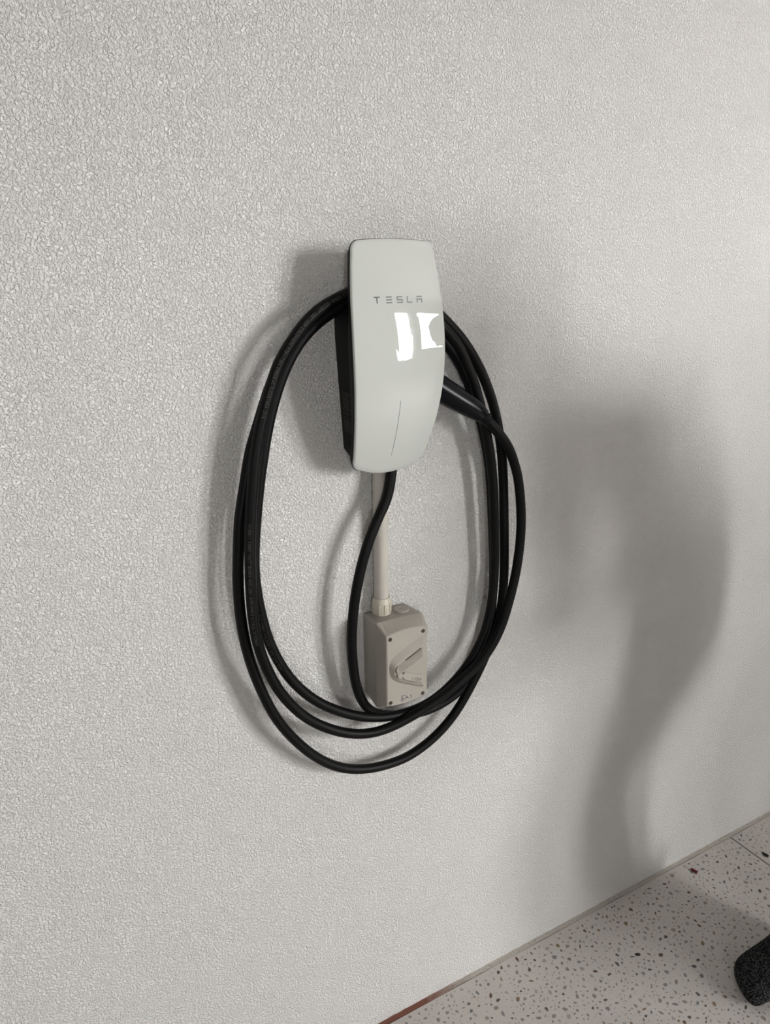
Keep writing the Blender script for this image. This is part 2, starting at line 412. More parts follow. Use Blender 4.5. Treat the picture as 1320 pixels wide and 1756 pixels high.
# ------------------------------------------------------------------ wall charger
charger = tag(empty('wall_charger', (0, 0, 1.24)), 'white glass fronted car charging unit with black housing on the wall', 'car charger')
X0 = 0.0015
def W(z):
    d = z - 1.42
    return 0.0748 - (0.57 if d > 0 else 0.47) * d * d
def D(z):
    d = z - 1.392
    if d > 0.08: return 0.1015 - 1.15 * 0.0064 - 0.175 * (d - 0.08)
    return 0.1015 - (1.15 if d > 0 else 1.76) * d * d
BULGE = 0.0032
def glass_y(x, z):
    s = min(1.0, abs(x) / W(z))
    return -(D(z) + BULGE * (1 - s * s))
ZT, ZB = 1.5615, 1.2215
def outline(inset=0.0, n_side=20, n_end=18, nc=8):
    pts = []
    zt = lambda s: ZT - inset - 0.0035 * s * s
    zb = lambda s: ZB + inset + 0.0175 * s * s
    rc_t, rc_b = 0.0135, 0.016
    def wz(z): return W(z) - inset
    zr0, zr1 = zb(1) + rc_b * 0.9, zt(1) - rc_t
    for k in range(n_side + 1):                      # right side upwards
        z = zr0 + (zr1 - zr0) * k / n_side; pts.append((wz(z), z))
    wt = wz(zr1)
    for k in range(1, nc):
        a = math.pi / 2 * k / nc; pts.append((wt - rc_t + rc_t * math.cos(a), zr1 + (zt((wt - rc_t) / wt) - zr1) * math.sin(a)))
    for k in range(n_end + 1):
        x = (wt - rc_t) * (1 - 2 * k / n_end); pts.append((x, zt(x / wt)))
    for k in range(1, nc):
        a = math.pi / 2 * (1 + k / nc); pts.append((-(wt - rc_t) + rc_t * math.cos(a), zr1 + (zt((wt - rc_t) / wt) - zr1) * math.sin(a)))
    for k in range(n_side + 1):
        z = zr1 + (zr0 - zr1) * k / n_side; pts.append((-wz(z), z))
    wb = wz(zr0)
    for k in range(1, nc):
        a = math.pi / 2 * k / nc; pts.append((-(wb - rc_b) - rc_b * math.cos(a), zr0 - (zr0 - zb((wb - rc_b) / wb)) * math.sin(a)))
    for k in range(n_end + 1):
        x = -(wb - rc_b) * (1 - 2 * k / n_end); pts.append((x, zb(x / wb)))
    for k in range(1, nc):
        a = math.pi / 2 * k / nc; pts.append(((wb - rc_b) + rc_b * math.sin(a), zr0 - (zr0 - zb((wb - rc_b) / wb)) * math.cos(a)))
    return pts
zc = 1.39
O = outline()
def lp(x, y, z): return Vector((x + X0, y, z - 1.24))     # local to the charger's base
bm = bmesh.new(); rings = []
for s in [0.0008, 0.08, 0.16, 0.25, 0.34, 0.43, 0.52, 0.61, 0.7, 0.78, 0.85, 0.91, 0.955, 0.978]:
    rings.append([lp(x * s, glass_y(x * s, zc + (z - zc) * s), zc + (z - zc) * s) for x, z in O])
rings.append([lp(x * 0.990, glass_y(x, z) + 0.0002, zc + (z - zc) * 0.992) for x, z in O])
rings.append([lp(x * 0.998, glass_y(x, z) + 0.0010, zc + (z - zc) * 0.9985) for x, z in O])
rings.append([lp(x, glass_y(x, z) + 0.0022, z) for x, z in O])
rings.append([lp(x, glass_y(x, z) + 0.0048, z) for x, z in O])
loft(bm, rings)
glass = from_bm('glass_cover', bm, M['glass'], charger, auto=math.radians(62)); glass['label'] = 'glossy white curved glass front'
# dark gasket line and housing behind the glass
O2 = outline(-0.0006)
bm = bmesh.new(); rings = []
for dy, ins in ((0.0049, 1.0), (0.0075, 0.996), (0.016, 0.965)):
    rings.append([lp(x * ins, glass_y(x, z) + dy, zc + (z - zc) * ins) for x, z in O2])
rings.append([lp(x * 0.875, max(-0.0645, glass_y(x, z) + 0.020), zc + (z - zc) * 0.945) for x, z in O2])
loft(bm, rings)
from_bm('front_housing', bm, M['black'], charger, auto=math.radians(35))
# rear housing fixed to the wall: rounded shoulders under the cable, tapering down
def h0(z): return 0.0565 - max(0.0, 1.43 - z) * 0.058
def rear_ring(y):
    t = y / 0.066; P = []
    top = 1.480; bot = 1.2555 - 0.014 * t; rc = 0.020
    def hw(z): return h0(z) + 0.006 * t
    for k in range(13):
        z = bot + (top - rc - bot) * k / 12; P.append((hw(z), z))
    ht = hw(top - rc)
    for k in range(1, 9):
        a = math.pi / 2 * k / 8; P.append((ht - rc + rc * math.cos(a), top - rc + rc * math.sin(a)))
    k = lambda z: -y * min(1.0, (D(z) - 0.013) / 0.0655)
    return [lp(x, k(z), z) for x, z in P] + [lp(-x, k(z), z) for x, z in P[::-1]]
bm = bmesh.new(); loft(bm, [rear_ring(y) for y in (0.0, 0.003, 0.02, 0.045, 0.0655)])
from_bm('rear_housing', bm, M['black'], charger, auto=math.radians(35))
# rating label on the left flank
def flank(u, z, off):
    t = u / 0.066; return lp(-(h0(z) + 0.006 * t) - off, -u, z)
def flank_quad(bm, u0, u1, z0, z1, off):
    a = [bm.verts.new(flank(u, z, o)) for o in (off, off - 0.0008) for u, z in ((u0, z0), (u1, z0), (u1, z1), (u0, z1))]
    for q in ((0, 1, 2, 3), (4, 7, 6, 5), (0, 4, 5, 1), (1, 5, 6, 2), (2, 6, 7, 3), (3, 7, 4, 0)): bm.faces.new([a[i] for i in q])
bm = bmesh.new(); flank_quad(bm, 0.008, 0.060, 1.262, 1.352, 0.0006)
lab = from_bm('rating_label', bm, M['label'], charger); lab['label'] = 'dark rating label with small grey print'
bm = bmesh.new(); z = 1.347; lr = random.Random(5)
while z > 1.285:
    u = 0.013; end = 0.046 + lr.uniform(-0.008, 0.004)
    while u < end:
        w = lr.uniform(0.002, 0.006); flank_quad(bm, u, min(u + w, end), z - 0.0009, z, 0.0009); u += w + 0.0009
    z -= 0.0026 if lr.random() > 0.12 else 0.0045
flank_quad(bm, 0.050, 0.056, 1.337, 1.343, 0.0009)
for k in range(5): flank_quad(bm, 0.049 + 0.001 * (k % 2), 0.056, 1.2705 + k * 0.0028, 1.2718 + k * 0.0028, 0.0009)
from_bm('label_print', bm, M['labeltext'], lab)
# lettering on the glass: T E S L A drawn as strokes
def stroke(bm, cx, x0, x1, z0, z1, cz=1.4808):
    nx = 6
    a = []; b = []
    for k in range(nx + 1):
        x = cx + x0 + (x1 - x0) * k / nx
        a.append([bm.verts.new(lp(x - X0, glass_y(x - X0, cz + zz) - o, cz + zz)) for zz, o in ((z0, 0.00025), (z1, 0.00025), (z1, -0.0005), (z0, -0.0005))])
    for p, q in zip(a[:-1], a[1:]):
        for k in range(4): bm.faces.new((p[k], p[(k + 1) % 4], q[(k + 1) % 4], q[k]))
    bm.faces.new(a[0][::-1]); bm.faces.new(a[-1])
S, hh, hw_ = 0.00155, 0.0045, 0.0046
GL = {'T': [(-hw_, hw_, hh - S, hh), (-S * 0.55, S * 0.55, -hh, hh - S)],
      'E': [(-hw_, hw_, hh - S, hh), (-hw_, hw_, -S / 2, S / 2), (-hw_, hw_, -hh, -hh + S)],
      'S': [(-hw_, hw_, hh - S, hh), (-hw_, -hw_ + S, S / 2, hh - S), (-hw_, hw_, -S / 2, S / 2), (hw_ - S, hw_, -hh + S, -S / 2), (-hw_, hw_, -hh, -hh + S)],
      'L': [(-hw_, -hw_ + S, -hh, hh), (-hw_ + S, hw_ * 0.8, -hh, -hh + S)],
      'A': [(-hw_, hw_, hh - S, hh), (-hw_, hw_, hh - S * 3.3, hh - S * 2.3), (-hw_, -hw_ + S, -hh, hh - S * 3.3), (hw_ - S, hw_, -hh, hh - S * 3.3)]}
for ch, cx in (('T', -0.0338), ('E', -0.0150), ('S', 0.0020), ('L', 0.0185), ('A', 0.0344)):
    bm = bmesh.new()
    for s in GL[ch]: stroke(bm, cx, *s)
    o = from_bm('letter', bm, M['logo'], glass); o['label'] = 'grey printed letter ' + ch
bm = bmesh.new(); nz = 24; a = []
for k in range(nz + 1):
    z = 1.3395 - (1.3395 - 1.252) * k / nz; cx = -0.0005
    a.append([bm.verts.new(lp(cx + dx, glass_y(cx, z) - o, z)) for dx, o in ((-0.0003, 0.0002), (0.0003, 0.0002), (0.0003, -0.0006), (-0.0003, -0.0006))])
for p, q in zip(a[:-1], a[1:]):
    for k in range(4): bm.faces.new((p[k], p[(k + 1) % 4], q[(k + 1) % 4], q[k]))
bm.faces.new(a[0][::-1]); bm.faces.new(a[-1])
o = from_bm('light_bar', bm, M['line'], glass); o['label'] = 'thin vertical indicator line'

# ------------------------------------------------------------------ conduit
conduit = tag(empty('conduit_pipe', (0.0092, -0.0185, 0.966)), 'pale grey vertical conduit pipe between the charger and the switch box', 'pipe')
bm = bmesh.new(); lathe(bm, [(0.0108, 0.0), (0.0125, 0.0), (0.0125, 0.30), (0.0108, 0.30)], (0, 0, 0), sides=40)
from_bm('pipe', bm, M['conduit'], conduit, auto=math.radians(35))
bm = bmesh.new(); prof = [(0.0126, 0.0), (0.0158, 0.0), (0.0162, 0.001), (0.0160, 0.023), (0.0152, 0.0245), (0.0150, 0.029), (0.0142, 0.0305), (0.0127, 0.0305)]
lathe(bm, prof, (0, 0, 0.0), sides=40, caps=False)
g = from_bm('gland_nut', bm, M['gland'], conduit, auto=math.radians(30)); g['label'] = 'cream ribbed adaptor nut'
bm = bmesh.new()
for k in range(10):
    a = 2 * math.pi * k / 10 + 0.2
    R = Matrix.Rotation(a, 4, 'Z'); tmp = bmesh.new(); add_box(tmp, 0.0155, 0.0172, -0.0012, 0.0012, 0.003, 0.020, 0.0004, 1)
    me = bpy.data.meshes.new('t'); tmp.to_mesh(me); tmp.free(); me.transform(R); bm.from_mesh(me); bpy.data.meshes.remove(me)
from_bm('grip_rib', bm, M['gland'], g)

# ------------------------------------------------------------------ isolator switch
IX, IZ = 0.0240, 0.8885
iso = tag(empty('isolator_switch', (IX, 0, IZ)), 'warm grey plastic isolator switch box below the charger', 'switch')
def iso_ring(y, hw, z0, z1, arch_t=0.0, arch_b=0.0, rc=0.004, n=10):
    P = []
    def arc(cx, cz, a0):
        for k in range(5):
            a = a0 + math.pi / 2 * k / 4; P.append((cx + rc * math.cos(a), cz + rc * math.sin(a)))
    arc(hw - rc, z1 - rc, 0)
    for k in range(1, n):
        x = (hw - rc) * (1 - 2 * k / n); P.append((x, z1 + arch_t * (1 - (x / hw) ** 2)))
    arc(-hw + rc, z1 - rc, math.pi / 2)
    arc(-hw + rc, z0 + rc, math.pi)
    for k in range(1, n):
        x = -(hw - rc) * (1 - 2 * k / n); P.append((x, z0 - arch_b * (1 - (x / hw) ** 2)))
    arc(hw - rc, z0 + rc, 1.5 * math.pi)
    return [Vector((x, -y, z)) for x, z in P]
bm = bmesh.new()
loft(bm, [iso_ring(0.0, 0.0405, -0.0775, 0.0755), iso_ring(0.002, 0.0412, -0.0785, 0.0765), iso_ring(0.0515, 0.0452, -0.0805, 0.0795)])
from_bm('base_box', bm, M['iso'], iso, auto=math.radians(40))
bm = bmesh.new()
loft(bm, [iso_ring(0.0517, 0.0452, -0.0805, 0.0795, rc=0.004), iso_ring(0.054, 0.0453, -0.0803, 0.0795, 0.0, 0.0), iso_ring(0.0785, 0.0397, -0.0655, 0.0655, 0.0055, 0.004, rc=0.003), iso_ring(0.080, 0.0378, -0.064, 0.0642, 0.0055, 0.004, rc=0.003)])
cover = from_bm('cover', bm, M['iso'], iso)
SCR = [(-0.0327, 0.0585), (0.0305, 0.0585), (-0.0327, -0.0600), (0.0305, -0.0600)]
bm = bmesh.new()
for sx, sz in SCR: lathe(bm, [(0.0037, -0.085), (0.0037, -0.068)], (sx, 0, sz), 'Y', 20)
bmesh.ops.recalc_face_normals(bm, faces=bm.faces[:])
cut = from_bm('cutter', bm, M['iso']); cut.location = (IX, 0, IZ)
boolean_cut(cover, cut)
for p in cover.data.polygons: p.use_smooth = False
for sx, sz in SCR:
    bm = bmesh.new()
    lathe(bm, [(0.0030, -0.0680), (0.0030, -0.0715), (0.0024, -0.0722)], (sx, 0, sz), 'Y', 16)
    from_bm('screw', bm, M['screw'], iso)
# raised V-shaped shroud round the lever
FY = -0.0800
sh = lambda l: [(x - (IX - 0.0235), z + (0.8935 - IZ)) for x, z in l]
OUTL = sh([(0.0318, 0.0474), (0.0093, 0.0393), (-0.0138, 0.0284), (-0.0295, 0.0180), (-0.0352, 0.0037), (-0.0330, -0.0140), (-0.0232, -0.0271), (0.0016, -0.0406), (0.031, -0.0544)])
INL = sh([(0.0300, 0.0290), (0.0109, 0.0205), (-0.0062, 0.013), (-0.0205, 0.0034), (-0.0244, -0.0065), (-0.0206, -0.0190), (-0.0078, -0.0290), (0.011, -0.0375), (0.031, -0.046)])
def resample(l, per=4): return [(p.x, p.z) for p in catmull([(x, 0, z) for x, z in l], per)]
oo, ii = resample(OUTL), resample(INL)
bm = bmesh.new(); prev = None
for k, ((ax, az), (bx, bz)) in enumerate(zip(oo, ii)):
    bx, bz = bx - 0.004, bz + 0.0035; e = 0.9; mx_, mz_ = ax + (bx - ax) * e, az + (bz - az) * e
    t = k / (len(oo) - 1); hgt = 0.0072
    row = [bm.verts.new(v) for v in ((ax, FY + 0.001, az), (mx_, FY - hgt, mz_), (ax + (bx - ax) * 0.96, FY - hgt, az + (bz - az) * 0.96), (bx, FY - hgt + 0.0007, bz), (bx, FY + 0.001, bz))]
    if prev:
        for q in range(4): bm.faces.new((prev[q], row[q], row[q + 1], prev[q + 1]))
        bm.faces.new((prev[4], row[4], row[0], prev[0]))
    else: first = row
    prev = row
bm.faces.new(first); bm.faces.new(prev[::-1])
o = from_bm('lever_shroud', bm, M['isolight'], iso, auto=math.radians(30)); o['label'] = 'raised V-shaped rim round the lever'
# the lever, rising from its pivot to the upper right
def prism(name, pts, y0, y1, m, parent, bev=0.0006):
    bm = bmesh.new()
    f = bm.faces.new([bm.verts.new((x, y0, z)) for x, z in pts])
    r = bmesh.ops.extrude_face_region(bm, geom=[f])
    for v in r['geom']:
        if isinstance(v, bmesh.types.BMVert): v.co.y = y1
    bmesh.ops.recalc_face_normals(bm, faces=bm.faces[:])
    if bev: bmesh.ops.bevel(bm, geom=bm.edges[:], offset=bev, segments=1, affect='EDGES')
    return from_bm(name, bm, m, parent)
bm = bmesh.new()
LV = sh([(-0.0160, 0.0030), (-0.0030, 0.0092), (0.0290, 0.0232), (0.0250, 0.0118), (-0.0235, -0.0095), (-0.0225, -0.0030)])
LH = [-0.0002, -0.0002, -0.0002, 0.0100, 0.0100, 0.0050]
va = [bm.verts.new((x, FY + 0.0005, z)) for x, z in LV]; vb = [bm.verts.new((x, FY - h, z)) for (x, z), h in zip(LV, LH)]
bm.faces.new(va); bm.faces.new(vb[::-1])
for k in range(6): bm.faces.new((va[k], vb[k], vb[(k + 1) % 6], va[(k + 1) % 6]))
lever = from_bm('lever', bm, M['isolight'], iso)
prism('lever_slot', sh([(-0.0030, 0.0092), (0.0270, 0.0238), (0.0278, 0.0217), (-0.0022, 0.0071)]), FY + 0.0005, FY - 0.0016, M['screw'], iso, 0)
bm = bmesh.new(); lathe(bm, [(0.0052, 0.001), (0.0052, -0.0035), (0.0044, -0.0042)], (sh([(-0.0150, -0.0165)])[0][0], FY, sh([(-0.0150, -0.0165)])[0][1]), 'Y', 24)
from_bm('pivot', bm, M['isolight'], iso, auto=math.radians(30))
plate = prism('position_plate', sh([(-0.0062, -0.0125), (0.0302, -0.0290), (0.0300, -0.0405), (0.0120, -0.0345), (-0.0060, -0.0265), (-0.0110, -0.0190)]), FY + 0.0005, FY - 0.0030, M['isolight'], iso, 0.0004)
def shear_text(name, body, size, ox, oz, y, m, parent, shear=0.0, thick=0.0004):
    V, F = text_tris(body, size)
    bm = bmesh.new()
    vs = [bm.verts.new((ox + x, y, oz + z + x * shear)) for x, z in V]
    for f in F:
        try: bm.faces.new([vs[i] for i in f])
        except ValueError: pass
    r = bmesh.ops.extrude_face_region(bm, geom=bm.faces[:])
    for v in r['geom']:
        if isinstance(v, bmesh.types.BMVert): v.co.y += thick
    return from_bm(name, bm, m, parent)
px_, pz_ = sh([(0.0085, -0.0290)])[0]
shear_text('position_text', 'I OFF', 0.0085, px_ - 0.001, pz_ - 0.002, FY - 0.0033, M['screw'], plate, -0.40)
stx, stz = sh([(-0.0013, -0.0620)])[0]
st = prism('sticker', [(stx - 0.0110, stz - 0.0052), (stx + 0.0110, stz - 0.0052), (stx + 0.0110, stz + 0.0052), (stx - 0.0110, stz + 0.0052)], FY + 0.0003, FY - 0.0004, M['sticker'], iso, 0)
shear_text('sticker_text', 'E-A-S', 0.0092, stx - 0.0104, stz - 0.0040, FY - 0.0006, M['ink'], st)
bm = bmesh.new(); add_box(bm, stx - 0.0102, stx - 0.0015, FY - 0.0006, FY, stz + 0.0036, stz + 0.0044); add_box(bm, stx - 0.0102, stx - 0.005, FY - 0.0006, FY, stz - 0.0049, stz - 0.0044)
from_bm('sticker_rule', bm, M['ink'], st)
# blanking plug on top
bm = bmesh.new(); lathe(bm, [(0.0128, 0.0), (0.0132, 0.001), (0.0132, 0.0032), (0.0122, 0.0042)], (0.0185, -0.0285, 0.0775), 'Z', 32)
plug = from_bm('blanking_plug', bm, M['isolight'], iso, auto=math.radians(30))
bm = bmesh.new(); add_box(bm, 0.0145, 0.0225, -0.0293, -0.0277, 0.0815, 0.0819); from_bm('slot', bm, M['screw'], plug)

# ------------------------------------------------------------------ charging cable with its connector
cable = tag(empty('charging_cable', (0, 0, 1.24)), 'thick black charging cable hung in loops around the charger', 'cable')
CAB0 = Vector((0, 0, 1.24))
CABLE = [(0.0197,-0.0395,1.2260), (0.0154,-0.0410,1.1983), (0.0072,-0.0420,1.1708), (-0.0048,-0.0435,1.1536), (-0.0180,-0.0460,1.1312), (-0.0352,-0.0475,1.0958), (-0.0529,-0.0470,1.0335), (-0.0606,-0.0440,0.9663), (-0.0604,-0.0420,0.9232), (-0.0566,-0.0400,0.8786), (-0.0500,-0.0380,0.8430), (-0.0340,-0.0340,0.8030), (-0.0060,-0.0300,0.7770), (0.0347,-0.0240,0.7586), (0.0854,-0.0220,0.7446), (0.1365,-0.0220,0.7506), (0.1823,-0.0220,0.7691), (0.2163,-0.0200,0.8045), (0.2363,-0.0180,0.8538), (0.2445,-0.0170,0.9038), (0.2481,-0.0160,0.9622), (0.2452,-0.0160,1.0266), (0.2398,-0.0160,1.0895), (0.2321,-0.0160,1.1774), (0.2164,-0.0170,1.2503), (0.1837,-0.0180,1.3329), (0.1651,-0.0190,1.3639), (0.1487,-0.0200,1.3930), (0.0850,-0.0200,1.4520), (0.0400,-0.0200,1.4890), (-0.0050,-0.0200,1.4980), (-0.0450,-0.0200,1.4900), (-0.0711,-0.0220,1.4703), (-0.0917,-0.0240,1.4596), (-0.1155,-0.0250,1.4411), (-0.1366,-0.0260,1.4178), (-0.1541,-0.0270,1.3946), (-0.1681,-0.0280,1.3711), (-0.1797,-0.0290,1.3449), (-0.1894,-0.0300,1.3210), (-0.1988,-0.0300,1.2968), (-0.2090,-0.0310,1.2719), (-0.2205,-0.0330,1.2221), (-0.2297,-0.0350,1.1881), (-0.2334,-0.0360,1.1658), (-0.2392,-0.0380,1.1199), (-0.2432,-0.0400,1.0730), (-0.2429,-0.0410,1.0239), (-0.2372,-0.0410,0.9709), (-0.2265,-0.0400,0.9228), (-0.2098,-0.0400,0.8682), (-0.1916,-0.0400,0.8258), (-0.1671,-0.0400,0.7859), (-0.1363,-0.0400,0.7449), (-0.1017,-0.0400,0.7129), (-0.0657,-0.0400,0.6911), (-0.0199,-0.0390,0.6763), (0.0263,-0.0380,0.6728), (0.0540,-0.0370,0.6746), (0.0887,-0.0350,0.6836), (0.1234,-0.0330,0.7000), (0.1586,-0.0310,0.7272), (0.1837,-0.0300,0.7604), (0.2100,-0.0290,0.7995), (0.2284,-0.0280,0.8323), (0.2471,-0.0280,0.8727), (0.2585,-0.0290,0.9174), (0.2611,-0.0300,0.9728), (0.2583,-0.0310,1.0341), (0.2532,-0.0320,1.0973), (0.2470,-0.0330,1.1793), (0.2383,-0.0340,1.2377), (0.2211,-0.0350,1.2998), (0.2056,-0.0360,1.3328), (0.1902,-0.0360,1.3640), (0.1676,-0.0370,1.3952), (0.1430,-0.0370,1.4254), (0.0850,-0.0380,1.4730), (0.0400,-0.0380,1.4980), (-0.0050,-0.0380,1.5030), (-0.0400,-0.0380,1.4920), (-0.0695,-0.0360,1.4658), (-0.0871,-0.0360,1.4583), (-0.1048,-0.0360,1.4452), (-0.1205,-0.0360,1.4317), (-0.1356,-0.0360,1.4137), (-0.1471,-0.0360,1.3949), (-0.1578,-0.0360,1.3753), (-0.1690,-0.0360,1.3475), (-0.1786,-0.0360,1.3192), (-0.1911,-0.0370,1.2709), (-0.2010,-0.0370,1.2202), (-0.2079,-0.0370,1.1761), (-0.2125,-0.0370,1.1407), (-0.2159,-0.0370,1.1026), (-0.2155,-0.0380,1.0661), (-0.2101,-0.0390,1.0199), (-0.2028,-0.0400,0.9820), (-0.1926,-0.0410,0.9508), (-0.1771,-0.0420,0.9146), (-0.1582,-0.0430,0.8845), (-0.1334,-0.0440,0.8549), (-0.1070,-0.0440,0.8318), (-0.0678,-0.0440,0.8045), (-0.0204,-0.0430,0.7815), (0.0352,-0.0420,0.7702), (0.0841,-0.0410,0.7728), (0.1175,-0.0400,0.7840), (0.1513,-0.0390,0.8035), (0.1850,-0.0380,0.8332), (0.2114,-0.0380,0.8733), (0.2238,-0.0380,0.9140), (0.2313,-0.0380,0.9660), (0.2318,-0.0380,1.0275), (0.2260,-0.0400,1.0933), (0.2178,-0.0420,1.1853), (0.2003,-0.0450,1.2570), (0.1724,-0.0490,1.3375), (0.1564,-0.0500,1.3676), (0.1401,-0.0520,1.3960), (0.1235,-0.0530,1.4200), (0.0720,-0.0530,1.4620), (0.0300,-0.0530,1.4850), (-0.0120,-0.0530,1.4970), (-0.0400,-0.0530,1.4960), (-0.0688,-0.0530,1.4848), (-0.0997,-0.0530,1.4712), (-0.1226,-0.0530,1.4531), (-0.1390,-0.0530,1.4351), (-0.1535,-0.0530,1.4170), (-0.1657,-0.0530,1.3988), (-0.1742,-0.0530,1.3803), (-0.1846,-0.0530,1.3526), (-0.1945,-0.0530,1.3243), (-0.2009,-0.0530,1.3036), (-0.2077,-0.0540,1.2763), (-0.2160,-0.0550,1.2269), (-0.2219,-0.0560,1.1838), (-0.2251,-0.0560,1.1490), (-0.2276,-0.0570,1.1119), (-0.2291,-0.0570,1.0763), (-0.2291,-0.0570,1.0273), (-0.2242,-0.0560,0.9872), (-0.2173,-0.0550,0.9564), (-0.2044,-0.0540,0.9177), (-0.1883,-0.0530,0.8828), (-0.1638,-0.0520,0.8462), (-0.1384,-0.0520,0.8178), (-0.0982,-0.0530,0.7874), (-0.0561,-0.0540,0.7674), (-0.0180,-0.0550,0.7614), (0.0152,-0.0560,0.7643), (0.0606,-0.0580,0.7761), (0.1071,-0.0600,0.7929), (0.1469,-0.0600,0.8142), (0.1849,-0.0600,0.8355), (0.2097,-0.0600,0.8598), (0.2284,-0.0590,0.8847), (0.2418,-0.0580,0.9122), (0.2511,-0.0570,0.9399), (0.2598,-0.0560,0.9677), (0.2672,-0.0560,1.0017), (0.2734,-0.0560,1.0545), (0.2724,-0.0570,1.1120), (0.2607,-0.0580,1.1758), (0.2531,-0.0580,1.1965), (0.2421,-0.0590,1.2227), (0.2285,-0.0600,1.2451), (0.2072,-0.0610,1.2669), (0.1854,-0.0610,1.2876), (0.1757,-0.0610,1.2962)]
path = smooth_pts(catmull(CABLE, 6), 20)
path = [p - CAB0 for p in path]
CR = 0.0084
bm = bmesh.new(); sweep(bm, path, CR, 18)
cord = from_bm('cord', bm, M['rubber'], cable, smooth=True)
# lettering printed along the cord, facing away from the wall
PF = frames(path); cum = [0.0]
for a, b in zip(path[:-1], path[1:]): cum.append(cum[-1] + (b - a).length)
def along(s):
    lo, hi = 0, len(cum) - 2
    while lo < hi:
        mid = (lo + hi + 1) // 2
        if cum[mid] <= s: lo = mid
        else: hi = mid - 1
    t = (s - cum[lo]) / max(1e-9, cum[lo + 1] - cum[lo])
    return path[lo].lerp(path[lo + 1], t), (path[min(lo + 1, len(path) - 1)] - path[lo]).normalized()
def nearest(pt):
    q = Vector(pt) - CAB0; return cum[min(range(len(path)), key=lambda i: (path[i] - q).length)]
def cord_print(body, s0, ang, sgn, size=0.0068):
    V, F = text_tris(body, size)
    bm = bmesh.new(); vs = []
    for x, z in V:
        p, t = along(s0 + sgn * x); out = Vector((0, -1, 0)); out = (out - t * out.dot(t)).normalized(); side = t.cross(out)
        a = ang + sgn * (z - size * 0.35) / CR
        vs.append(bm.verts.new(p + (out * math.cos(a) + side * math.sin(a)) * (CR + 0.00012)))
    for f in F:
        try: bm.faces.new([vs[i] for i in f])
        except ValueError: pass
    from_bm('cord_print', bm, M['print'], cord)
cord_print('EVC AS07BZ5-F IN 62893 H07-V4TP 5G6+5x0.5 450/750V TOLED 40053 ICC 123 TK', nearest((-0.1945, -0.053, 1.3243)), 0.25, -1)
cord_print('HH0911 A00SL HALL 850B4 450/750V 5G6+5x0.5 F-V4TP IN 62893', nearest((-0.2225, -0.056, 1.178)), 0.45, 1)
cord_print('EVC 62893 H07BZ5-F 450/750V 5G6', nearest((-0.2101, -0.039, 1.03)), 0.6, 1)
cord_print('SOLID 5G6+5x0.5 450/750V TOLED', nearest((0.1902, -0.036, 1.364)), 0.3, -1, 0.0058)
HANDLE = [(0.0847,-0.0480,1.3550), (0.1042,-0.0500,1.3419), (0.1279,-0.0530,1.3275), (0.1538,-0.0570,1.3118), (0.1716,-0.0600,1.3002), (0.1817,-0.0610,1.2918)]
hp = [p - CAB0 for p in catmull(HANDLE, 8)]
def hrad(t):
    K = [(0, 0.0210), (0.15, 0.0213), (0.35, 0.0203), (0.55, 0.0182), (0.75, 0.0152), (0.9, 0.0122), (1.0, 0.0104)]
    for (a, ra), (b, rb) in zip(K[:-1], K[1:]):
        if t <= b: return ra + (rb - ra) * (t - a) / (b - a)
    return K[-1][1]
bm = bmesh.new(); sweep(bm, hp, hrad, 28, True, (0.82, 1.0))
hd = from_bm('connector_handle', bm, M['gloss'], cable, auto=math.radians(50)); hd['label'] = 'smooth black connector handle parked in the charger side'
bm = bmesh.new(); e = hp[-1]; t = (hp[-1] - hp[-4]).normalized()
sweep(bm, [e - t * 0.004, e + t * 0.006, e + t * 0.008], lambda u: 0.0105 if u < 0.9 else 0.0092, 24)
from_bm('strain_relief', bm, M['black'], cable, auto=math.radians(40))
bm = bmesh.new(); s = hp[0]; t = (hp[3] - hp[0]).normalized()
sweep(bm, [s - t * 0.030, s - t * 0.012, s + t * 0.001], lambda u: 0.0165, 24)
from_bm('plug_nose', bm, M['black'], cable, auto=math.radians(40))

# ------------------------------------------------------------------ bits of rubbish on the floor
def offcut(name, loc, ang, length, r, m, label):
    t = tag(empty(name, (loc[0], loc[1], 0.0004)), label, 'wire scrap')
    t.rotation_euler = (0, 0, ang)
    bm = bmesh.new(); lathe(bm, [(r * 0.55, -length / 2), (r, -length / 2), (r, length / 2), (r * 0.55, length / 2)], (0, 0, r), 'X', 16)
    from_bm('sleeve', bm, m, t, auto=math.radians(40))
    bm = bmesh.new(); lathe(bm, [(r * 0.5, -length / 2 + 0.0012), (r * 0.5, length / 2 - 0.0012)], (0, 0, r), 'X', 10)
    from_bm('core', bm, M['blackbit'], t)
offcut('insulation_offcut', (0.9295, -0.0454), math.radians(-77), 0.0165, 0.0036, M['red'], 'small red insulation offcut on the terrazzo near the wall')
offcut('insulation_offcut', (1.1457, -0.1016), math.radians(-81), 0.0165, 0.0032, M['blackbit'], 'small black insulation offcut on the terrazzo beyond the tile joint')
bm = bmesh.new()
fl = [(-0.006, 0.001), (-0.003, 0.0042), (0.001, 0.003), (0.0065, 0.0012), (0.005, -0.0022), (0.001, -0.0012), (-0.0022, -0.0036)]
f = bm.faces.new([bm.verts.new((x, y, 0.0006)) for x, y in fl]); r = bmesh.ops.extrude_face_region(bm, geom=[f])
for v in r['geom']:
    if isinstance(v, bmesh.types.BMVert): v.co.z = 0.0026 + 0.001 * math.sin(v.co.x * 700)
o = from_bm('plastic_flake', bm, M['blackbit']); o.location = (0.606, -0.151, 0); o.rotation_euler = (0, 0, -0.6)
tag(o, 'tiny black jagged flake lying alone on the terrazzo', 'flake')

